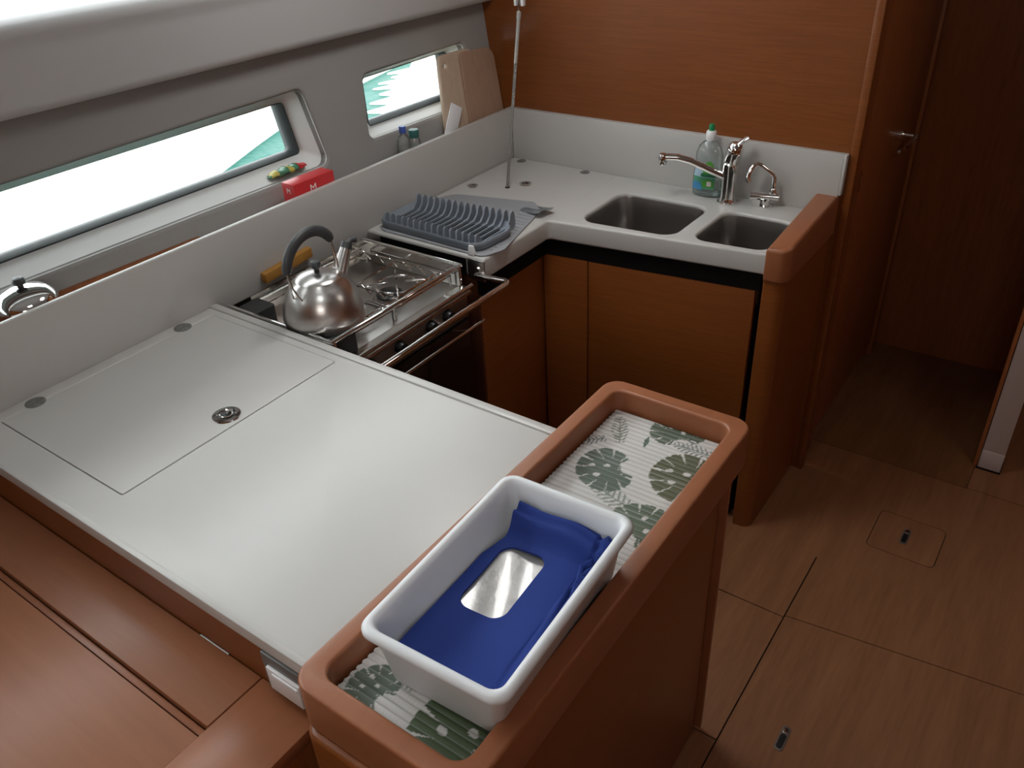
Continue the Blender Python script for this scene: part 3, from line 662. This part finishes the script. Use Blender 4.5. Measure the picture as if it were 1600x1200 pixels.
hd = B(); hd.tube([(-1.190, 1.075, .772), (-1.190, 1.475, .772)], 0.0042, 10)
for yy in (1.12, 1.41): hd.tube([(-1.248, yy, .752), (-1.192, yy, .772)], 0.003, 8)
hd.add('handle', M_chrome, dr)
B().box(-1.2458, -1.2452, 1.235, 1.262, .60, .604).add('door_mark', M_steel, dr)
# burners
def burner(x, y, r, par):
    o = B().lathe([(0, 0), (r * 1.25, 0), (r * 1.3, .004), (r * 1.05, .008), (r, .016), (0, .016)], (x, y, .836), 28).add('burner', M_satin, par)
    cap = B().lathe([(0, .0165), (r * .92, .0165), (r * .95, .020), (r * .80, .0245), (r * .2, .0255), (0, .0255)], (x, y, .836), 28).add('burner_cap', M_burner, o)
    return o
burner(-1.385, 1.345, 0.037, t); burner(-1.395, 1.145, 0.037, t); burner(-1.535, 1.245, 0.024, t)
# grate: wire pan supports in two frames
gr = B(); zt = 0.872
def wire(p, r=0.0027): gr.tube(p, r, 7)
for (ya, yb) in ((1.052, 1.262), (1.272, 1.484)):
    for x in (-1.60, -1.48, -1.335, -1.300): wire([(x, ya, zt - .004), (x, yb, zt - .004)])
    for y in (ya, yb): wire([(-1.60, y, zt - .008), (-1.300, y, zt - .008)])
    for x in (-1.600, -1.300):
        for y in (ya, yb): wire([(x, y, zt - .004), (x, y, .837)])
    yc = (ya + yb) / 2
    for a in range(4):
        an = math.radians(a * 90 + 45); cx_ = -1.39
        c_, s_ = math.cos(an), math.sin(an)
        wire([(cx_ + c_ * .022, yc + s_ * .022, zt), (cx_ + c_ * .07, yc + s_ * .07, zt), (cx_ + c_ * .082, yc + s_ * .082, zt - .012)])
    gr.tube([(-1.39 + .052 * math.cos(2 * PI * k / 24), yc + .052 * math.sin(2 * PI * k / 24), zt - .006) for k in range(24)], 0.0025, 7, closed=True)
gr.add('pan_support', M_chrome, t, 50)
# crown-shaped pan clamps with zigzag wires
zz = B()
for y0_, x0_ in ((1.455, -1.60), (1.30, -1.60)):
    pts = []
    for k in range(13): pts.append((x0_ + k * 0.024, y0_, .874 + (0.013 if k % 2 else -0.006)))
    zz.tube(pts, 0.0021, 6)
zz.tube([(-1.602, 1.30, .880), (-1.31, 1.30, .880)], .0025, 7); zz.tube([(-1.602, 1.455, .884), (-1.31, 1.455, .884)], .0025, 7)
zz.tube([(-1.602, 1.06, .884), (-1.602, 1.47, .884)], .0028, 7)
zz.add('pot_clamp', M_steel, t, 50)
link('corner_pad', prism([rrect(-1.308, -1.277, 1.042, 1.120, .008)], .8365, .889, .003), M_pad, t)
link('corner_pad', prism([rrect(-1.612, -1.545, 1.042, 1.115, .008)], .8365, .889, .003), M_pad, t)

t = thing('crash_bar', 'polished steel safety bar running across the front of the cooker', 'bar', (-1.15, 1.3, .86))
cb_ = B(); cb_.tube([(-1.262, 1.030, .856), (-1.165, 1.030, .862), (-1.153, 1.036, .862), (-1.150, 1.045, .862), (-1.150, 1.522, .862), (-1.153, 1.534, .862), (-1.165, 1.540, .861), (-1.262, 1.542, .852)], 0.0074, 12)
cb_.add('bar_tube', M_chrome, t)
pl_ = B(); pl_.box(-1.292, -1.236, 1.5475, 1.5515, .836, .8935).bevel(.001); pl_.lathe([(0, 0), (.009, 0), (.006, .005), (0, .005)], (-1.255, 1.5475, .868), M=Matrix.Rotation(PI / 2, 4, 'X'), seg=14)
pl_.add('mounting_plate', M_satin, t)
B().box(-1.296, -1.24, 1.0245, 1.0275, .83, .86).add('mounting_plate', M_chrome, t)

# --- kettle
kx, ky, kz = -1.380, 1.124, 0.876
t = thing('kettle', 'round brushed steel whistling kettle with a dark arched handle on the hob', 'kettle', (kx, ky, kz))
prof = [(0, 0), (.080, 0), (.089, .003), (.094, .014), (.0945, .030), (.091, .055), (.081, .085), (.066, .107), (.054, .117), (.0535, .118)]
ko = B().lathe(prof, (kx, ky, kz), 64).add('body', M_satin, t, 60)
ldk = B().lathe([(.0535, .118), (.052, .1205), (.040, .1255), (.022, .130), (0, .132)], (kx, ky, kz), 48).add('lid', M_satin, t, 60)
B().lathe([(0, .130), (.006, .130), (.0055, .140), (.010, .144), (.0125, .151), (.010, .158), (0, .161)], (kx, ky, kz), 20).add('lid_knob', M_grip, ldk)
# spout leans towards the bulkhead
sd = Vector((-0.10, 1.0, 0)).normalized()
s0 = Vector((kx, ky, kz)) + sd * .058 + Vector((0, 0, .082)); s1 = Vector((kx, ky, kz)) + sd * .108 + Vector((0, 0, .150))
so = B().tube([s0, s0.lerp(s1, .3), s1], [.026, .019, .0125], 20).add('spout', M_satin, t)
cpv = Vector((0, 0, 1))
wh = B(); dv = (s1 - s0).normalized(); wh.tube([s1 - dv * .004, s1 + dv * .010], [.0145, .013], 16); wh.tube([s1 + dv * .004, s1 + dv * .006 + sd * .016 + cpv * .004, s1 + dv * .004 + sd * .03 + cpv * .002], [.007, .006, .008], 10)
wh.add('whistle', M_grip, so)
# handle: arch in the plane of the spout
def hp(a, b2): return Vector((kx, ky, kz)) + sd * a + Vector((0, 0, b2))
arc = []
for k in range(19):
    a = math.radians(172 - k * 8.1 * 1.0); arc.append(hp(-.010 + .080 * math.cos(a), .155 + .074 * math.sin(a)))
gp = B(); gp.tube(arc, [.0095] + [.012] * 17 + [.0095], 14, flat=(.8, 1.05)); gp.add('handle_grip', M_grip, t)
e0, e1_ = arc[0], arc[-1]
side = sd.cross(cpv)
for e, a in ((e0, -.086), (e1_, .068)):
    B().tube([hp(a * .84, .096) - side * .012, hp(a * .90, .106) - side * .009, hp(a * .98, .130) - side * .003, e + Vector((0, 0, .004)), hp(a * .98, .130) + side * .003, hp(a * .90, .106) + side * .009, hp(a * .84, .096) + side * .012], .0022, 8).add('handle_wire', M_steel, t)

# mustard wood block behind kettle
o = B().box(-1.649, -1.629, 1.165, 1.325, 0.8985, .925)
o = o.bevel(.003).add('wooden_board', M_mustard)
for v in o.data.vertices: v.co.z += 0.012 * (v.co.y - 1.165) / .16
tag(o, 'narrow ochre wooden board lying behind the kettle against the upstand', 'board')

# ================================================================ TRAY CONTENTS
# --- leaf print ribbed mat
def inpoly(p, c, s, rot, kind):
    dx, dy = (p[0] - c[0]) / s, (p[1] - c[1]) / s
    ca, sa = math.cos(rot), math.sin(rot); x, y = ca * dx + sa * dy, -sa * dx + ca * dy
    if kind == 'mon':   # monstera: heart outline with slits and holes, tip at +y
        th = math.atan2(x, y + .25); rr_ = math.hypot(x, y + .25)
        R = 0.95 - 0.30 * abs(th) / PI * 1.2 + 0.18 * math.sin(abs(th)) ** 2
        if abs(th) > 2.6: R *= 0.55
        if abs(x) < .02: return True and rr_ < R * .98
        sl = (abs(th) * 1.9 + .25 + rr_ * .35) % 1.0
        if rr_ > R: return False
        if rr_ > R * .52 and sl < 0.03 + .26 * (rr_ / R - .52): return False
        for hx_, hy_ in ((.22, .22), (-.2, .12), (.16, -.20)):
            if ((x - hx_) / .07) ** 2 + ((y - hy_) / .10) ** 2 < 1: return False
        return True
    if kind == 'fern':
        if abs(y) > 1: return False
        if abs(x) < .03: return True
        w_ = .42 * (1 - .5 * abs(y)); ph = (y * 4.5 - abs(x) * 3.0) % 1.0
        return abs(x) < w_ and ph < .42
    if kind == 'leaf': return abs(x) < .28 * (1 - y * y) and abs(y) < 1
    return False
leaves = [((-0.562, 0.985), .062, 2.2, 'mon', (0.085, 0.115, 0.085)), ((-0.440, 1.035), .070, 1.9, 'mon', (0.075, 0.080, 0.035)),
          ((-0.500, 1.160), .055, 0.6, 'mon', (0.07, 0.095, 0.06)), ((-0.430, 0.905), .062, -.3, 'mon', (0.08, 0.11, 0.07)),
          ((-0.592, 0.440), .042, 1.3, 'mon', (0.085, 0.115, 0.085)), ((-0.455, 0.452), .082, 1.2, 'mon', (0.055, 0.085, 0.035)),
          ((-0.590, 1.105), .040, 0.5, 'fern', (0.16, 0.18, 0.14)), ((-0.625, 1.045), .035, 2.3, 'fern', (0.10, 0.12, 0.11)),
          ((-0.448, 1.118), .040, 1.6, 'fern', (0.15, 0.17, 0.15)), ((-0.505, 0.932), .050, 1.3, 'fern', (0.20, 0.23, 0.18)),
          ((-0.531, 1.096), .016, .2, 'leaf', (0.06, 0.10, 0.07)), ((-0.585, 0.50), .04, .6, 'fern', (0.16, 0.2, 0.17)),
          ((-0.545, 0.475), .035, 2.0, 'fern', (0.3, 0.32, 0.3)), ((-0.60, .72), .06, 1.0, 'mon', (0.08, 0.11, 0.07)), ((-.45, .66), .06, 2.0, 'mon', (.08, .11, .07)), ((-0.615, 0.575), .05, 0.3, 'mon', (0.07, 0.09, 0.06))]
mx0, mx1, my0, my1 = -0.627, -0.407, 0.405, 1.158
nx, ny = 130, 400
me = bpy.data.meshes.new('place_mat'); vs = []; cols = []
for j in range(ny + 1):
    y = my0 + (my1 - my0) * j / ny
    for i in range(nx + 1):
        x = mx0 + (mx1 - mx0) * i / nx
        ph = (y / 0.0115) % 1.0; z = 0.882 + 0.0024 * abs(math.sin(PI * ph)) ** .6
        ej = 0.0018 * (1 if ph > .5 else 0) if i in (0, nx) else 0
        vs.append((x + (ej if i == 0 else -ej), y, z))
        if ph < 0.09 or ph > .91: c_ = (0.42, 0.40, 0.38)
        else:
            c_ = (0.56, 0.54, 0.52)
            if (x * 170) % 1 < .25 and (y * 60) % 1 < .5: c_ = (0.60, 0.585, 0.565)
        for lf in leaves:
            if inpoly((x, y), lf[0], lf[1], lf[3] and lf[2], lf[3]):
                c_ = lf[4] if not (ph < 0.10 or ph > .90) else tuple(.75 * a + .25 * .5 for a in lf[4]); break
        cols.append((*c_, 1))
fs = [(j * (nx + 1) + i, j * (nx + 1) + i + 1, (j + 1) * (nx + 1) + i + 1, (j + 1) * (nx + 1) + i) for j in range(ny) for i in range(nx)]
# thickness: skirt down to the tray floor
nb = len(vs)
ringi = [i for i in range(nx + 1)] + [j * (nx + 1) + nx for j in range(1, ny + 1)] + [ny * (nx + 1) + i for i in range(nx - 1, -1, -1)] + [j * (nx + 1) for j in range(ny - 1, 0, -1)]
for k in ringi: vs.append((vs[k][0], vs[k][1], 0.8725)); cols.append(cols[k])
L_ = len(ringi)
for k in range(L_): fs.append((ringi[k], nb + k, nb + (k + 1) % L_, ringi[(k + 1) % L_]))
me.from_pydata(vs, [], fs); me.update()
ca_ = me.color_attributes.new('print', 'FLOAT_COLOR', 'POINT')
ca_.data.foreach_set('color', [c for q in cols for c in q])
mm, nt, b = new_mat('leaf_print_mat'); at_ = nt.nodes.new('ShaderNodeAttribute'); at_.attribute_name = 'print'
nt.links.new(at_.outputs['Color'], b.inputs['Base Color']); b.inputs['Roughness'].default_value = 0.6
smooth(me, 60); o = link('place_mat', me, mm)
tag(o, 'ribbed cream mat printed with green monstera leaves lining the wooden tray', 'mat')

# --- white tub
TC = Vector((-0.4925, 0.6155, 0)); TR = Matrix.Rotation(math.radians(2.6), 4, 'Z')
def tp(lp, z): return [TC + TR @ Vector((p[0], p[1], 0)) + Vector((0, 0, z)) for p in lp]
hw, hl = .107, .173
def tl(d, z, r=.022): return tp(rrect(-hw + d, hw - d, -hl + d, hl - d, max(.004, r - d * .5), 6), z)
loops = [tl(.030, .8865), tl(.026, .8865), tl(.0215, .892), tl(.0095, .975), tl(.007, .981), tl(.000, .983), tl(-.003, .988), tl(-.003, .993), tl(0, .9975), tl(.004, .999), tl(.009, .998), tl(.0125, .992), tl(.014, .975), tl(.025, .896), tl(.030, .891)]
bm = B(); bm.loft(loops, True, True)
o = bm.add('plastic_tub', M_tub, None, 50); tag(o, 'white rectangular plastic tub standing in the wooden tray', 'tub')

# --- blue cloth with an opening; white pack inside
HX, HY = -.025, .028
def cz(x, y):    # height of the cloth (tub coordinates)
    z = .940 + .003 * math.sin(x * 30 + y * 12)
    if y > .104:
        k = min(1, (y - .104) / .030); z += .030 * k * k * (3 - 2 * k)
        z += .0045 * math.sin((y - .1) * 330 + x * 14) * k + .003 * math.sin(x * 60) * k
    if x > .062:
        z += .004 * 1.3 * math.sin((x - .062) * 300 + y * 25) * (0.3 + 0.7 * max(0, min(1, (y + .05) / .15)))
    return z
nxc, nyc = 76, 130
bm = B(); grd = {}
for i in range(nxc + 1):
    for j in range(nyc + 1):
        x = -.085 + .170 * i / nxc; y = -.1485 + .301 * j / nyc
        # outline: left side runs in at a slant at the top
        xl = -.0825 if y < .06 else -.0825 + .012 * min(1, (y - .06) / .05)
        xx = xl + (x + .085) / .170 * (.084 - xl)
        grd[i, j] = bm.bm.verts.new((xx, y, cz(xx, y)))
def inhole(x, y):
    dx = max(abs(x - HX) - (.037 - .020), 0); dy = max(abs(y - HY) - (.064 - .020), 0)
    return math.hypot(dx, dy) < .020
for i in range(nxc):
    for j in range(nyc):
        q = [grd[i, j], grd[i + 1, j], grd[i + 1, j + 1], grd[i, j + 1]]
        c_ = sum((v.co for v in q), Vector()) / 4
        if not inhole(c_.x, c_.y): bm.bm.faces.new(q)
for v in list(bm.bm.verts):
    if not v.link_faces: bm.bm.verts.remove(v)
# snap the hole's ragged edge onto the rounded outline
for v in bm.bm.verts:
    if any(e.is_boundary for e in v.link_edges) and -.080 < v.co.x < .06 and abs(math.hypot(max(abs(v.co.x - HX) - .017, 0), max(abs(v.co.y - HY) - .044, 0)) - .020) < .004:
        x, y = v.co.x - HX, v.co.y - HY
        ix, iy = .017, .044
        qx, qy = max(-ix, min(ix, x)), max(-iy, min(iy, y)); d_ = Vector((x - qx, y - qy))
        if d_.length > 1e-5:
            d_ = d_.normalized() * .020; v.co.x = qx + d_.x + HX; v.co.y = qy + d_.y + HY
bmesh.ops.recalc_face_normals(bm.bm, faces=bm.bm.faces)
bmesh.ops.solidify(bm.bm, geom=list(bm.bm.faces), thickness=0.004)
for v in bm.bm.verts: v.co = TC + TR @ Vector((v.co.x, v.co.y, 0)) + Vector((0, 0, v.co.z))
o = bm.add('blue_cloth', M_blue, None, 45)
# loose folds at the aisle side of the cloth
tg = tag(o, 'folded royal blue cloth with a rounded opening, lying in the white tub', 'cloth')
for (xa, ya, yb, zz_) in ((.078, .01, .10, .952), (.070, .05, .115, .950)):
    pts = [TC + TR @ Vector((xa + .004 * math.sin(k * .9) - .0006 * k * (1 if k > 5 else 0), ya + (yb - ya) * k / 9, 0)) + Vector((0, 0, zz_ + .003 * math.sin(k * .7))) for k in range(10)]
    B().tube(pts, [.003] + [.0055] * 8 + [.002], 10, flat=(1.6, .7)).add('cloth_fold', M_blue, o, 60)
bm = B()
def pk(u, v):
    x = -.078 + .110 * u; y = -.070 + .185 * v
    e = (1 - (2 * u - 1) ** 16) * (1 - (2 * v - 1) ** 16)
    return TC + TR @ Vector((x, y, 0)) + Vector((0, 0, .897 + .035 * e + .0015 * math.sin(u * 9 + v * 7) * e))
bm.grid(pk, 40, 60)
vs_ = []
bmesh.ops.solidify(bm.bm, geom=list(bm.bm.faces), thickness=-0.004)
o = bm.add('wrapped_pack', M_wrap, None, 60)
tag(o, 'shiny white wrapped pack showing through the opening of the blue cloth', 'pack')

# ================================================================ SHELF behind the upstand
sh = thing('shelf', 'narrow wooden shelf between the white upstand and the hull side', 'shelf', (-1.72, 0.8, .98))
def shx(y): return (hO + hS * ((2.29 - y) / .99875)).x
B().hexa([(shx(-1.2) + .02, -1.2, .965), (-1.667, -1.2, .965), (-1.667, 2.29, .965), (shx(2.29) + .005, 2.29, .965), (shx(-1.2) + .02, -1.2, .98), (-1.667, -1.2, .98), (-1.667, 2.29, .98), (shx(2.29) + .005, 2.29, .98)]).add('shelf_board', M_woodv, sh)
# wood batten at the foot of the liner
bt = B(); bt.hexa([(shx(.1) - .001, .1, .982), (shx(.1) + .022, .1, .982), (shx(1.1) + .022, 1.1, .982), (shx(1.1) - .001, 1.1, .982), (shx(.1) - .001, .1, 1.022), (shx(.1) + .016, .1, 1.022), (shx(1.1) + .016, 1.1, 1.022), (shx(1.1) - .001, 1.1, 1.022)])
bt.add('shelf_batten', M_woodv, sh)

# pot with chrome lid
t = thing('pot', 'chrome-lidded pot with a dark knob standing on the shelf at the far left', 'pot', (-1.733, .602, .981))
px_, py_ = -1.738, .656
po = B().lathe([(0, 0), (.056, 0), (.060, .004), (.060, .064), (.062, .066), (.058, .066), (.057, .006), (0, .006)], (px_, py_, .981), 40).add('pot_body', M_chrome, t)
B().tube([(px_ + .0, py_ + .059, 1.026), (px_ + .004, py_ + .078, 1.030), (px_ + .014, py_ + .078, 1.030), (px_ + .018, py_ + .058, 1.026)], .0035, 8).add('handle', M_chrome, po)
lo = B().lathe([(.0635, .066), (.063, .070), (.058, .083), (.044, .095), (.020, .102), (0, .103)], (px_, py_, .981), 40).add('lid', M_chrome, t, 60)
B().lathe([(0, .100), (.006, .100), (.006, .107), (.012, .111), (.0135, .117), (.010, .123), (0, .125)], (px_, py_, .981), 20).add('lid_knob', M_grip, lo)

# red carton
t = thing('coffee_filter_box', 'small red carton with white print on the shelf below the portlight corner', 'box', (-1.69, 1.40, .981))
ang = math.radians(-2)
RM = Matrix.Translation((-1.693, 1.408, 0)) @ Matrix.Rotation(ang, 4, 'Z')
B().box(-.024, .024, -.068, .068, .981, 1.092, RM).bevel(.0012).add('carton', M_red, t)
fm = RM @ Matrix.Translation((.0243, 0, 1.072)) @ Matrix.Rotation(PI / 2, 4, 'Z') @ Matrix.Rotation(PI / 2, 4, 'X')
link('print', text_mesh('M', .030, fm @ Matrix.Translation((-.006, -.006, 0))), M_print, t)
fm2 = RM @ Matrix.Translation((0, -.0683, 1.072)) @ Matrix.Rotation(PI / 2, 4, 'X')
link('print', text_mesh('M', .020, fm2), M_print, t)
# crumpled packet on the portlight ledge
bm = B()
pc = H(0.855, 0.030, 0.030)
def pkt(u, v):
    a = v * 2 * PI; env = math.sin(PI * min(1, max(0, u))) ** .4
    s_ = .80 + .125 * u; rr_ = .010 * env + .002
    p = H(s_, .030, .034) + hN * (rr_ * 1.8 * math.cos(a)) + hT * (rr_ * .75 * math.sin(a) * (1 + .3 * math.sin(u * 23 + a)) + rr_ * .45 + .002)
    return p
bm.grid(pkt, 26, 14)
o = bm.add('snack_packet', M_pgreen, None, 60)
tag(o, 'crumpled green and red packet lying in the corner of the long portlight sill', 'packet')
for (u0, u1, mt_, nm) in ((.02, .28, M_red, 'packet_end'), (.42, .55, M_yel, 'packet_stripe'), (.80, .97, M_yel, 'packet_end')):
    def pk2(u, v, u0=u0, u1=u1):
        a = v * PI * 1.25 + PI * -.05; w_ = u0 + (u1 - u0) * u; env = math.sin(PI * w_) ** .4; rr_ = .010 * env + .0028
        return H(.80 + .125 * w_, .030, .034) + hN * (rr_ * 1.8 * math.cos(a)) + hT * (rr_ * .75 * math.sin(a) * (1 + .3 * math.sin(w_ * 23 + a)) + rr_ * .45 + .002)
    B().grid(pk2, 8, 10).add(nm, mt_, o, 60)

# bottle and jar
t = thing('water_bottle', 'clear round-shouldered bottle with a blue cap on the shelf', 'bottle', (-1.692, 1.785, .981))
wb = B().lathe([(0, 0), (.020, 0), (.022, .004), (.022, .085), (.020, .102), (.015, .114), (.0085, .121), (.0080, .128)], (-1.692, 1.785, .981), 28).add('bottle_body', M_bottle, t, 60)
B().lathe([(0, .1245), (.0100, .1245), (.0105, .127), (.0105, .142), (.009, .144), (0, .144)], (-1.692, 1.785, .981), 20).add('cap', M_bluecap, t)
t = thing('spice_jar', 'small glass jar with a dark teal lid just behind the blue-capped bottle', 'jar', (-1.70, 1.838, .981))
B().lathe([(0, 0), (.0165, 0), (.018, .003), (.018, .088), (.0135, .096), (.0135, .098)], (-1.700, 1.840, .981), 28).add('jar_body', M_bottle, t, 60)
B().lathe([(0, .096), (.0150, .096), (.0155, .098), (.0155, .117), (.014, .119), (0, .119)], (-1.700, 1.840, .981), 24).add('lid', M_teal, t)

# cutting boards leaning in the corner
def board(lp, th, O, ex, ey, mat, name, label, hole_=None):
    loops = [lp] + ([hole_] if hole_ else [])
    me = prism(loops, -th / 2, th / 2, .004)
    ez = ex.cross(ey); me.transform(mtx(O, ex, ey, ez))
    o = link(name, me, mat); tag(o, label, 'cutting board'); return o
exb = Vector((0.045, 1.0, 0)).normalized(); eyb = Vector((-0.130, 0.03, 1)); eyb = (eyb - eyb.dot(exb) * exb).normalized()
circ = lambda cx, cy, r, n=20: [(cx + r * math.cos(2 * PI * k / n), cy + r * math.sin(2 * PI * k / n)) for k in range(n)]
board(rquad([(-.085, 0), (.10, 0), (.10, .288), (-.055, .290), (-.062, .24)], [.02, .02, .03, .015, .04]), .016, Vector((-1.6905, 2.066, .982)), exb, eyb, M_board2, 'cutting_board', 'pale wooden chopping board with a hanging hole, leaning over the small portlight', circ(-.035, .258, .0085))
board(rquad([(-.115, 0), (.060, 0), (.048, .276), (-.112, .286)], [.02, .02, .04, .02]), .014, Vector((-1.6738, 2.205, .982)), exb, (eyb + Vector((.0, 0, 0))).normalized(), M_board, 'cutting_board', 'pinkish wooden chopping board in front of the pale one, in the bulkhead corner')
# white card
o = B().box(-.026, .026, -.0012, .0012, 0, .165)
ey_ = Vector((-.05, .60, 1)).normalized(); ex_ = Vector((.10, 1.0, -.60)); ex_ = (ex_ - ex_.dot(ey_) * ey_).normalized(); ez_ = ex_.cross(ey_)
o = o.bevel(.0005).add('plastic_scraper', M_card)
o.data.transform(mtx(Vector((-1.676, 1.945, .985)), ex_, -ez_, ey_))
tag(o, 'plain white plastic sheet propped in front of the chopping boards', 'scraper')
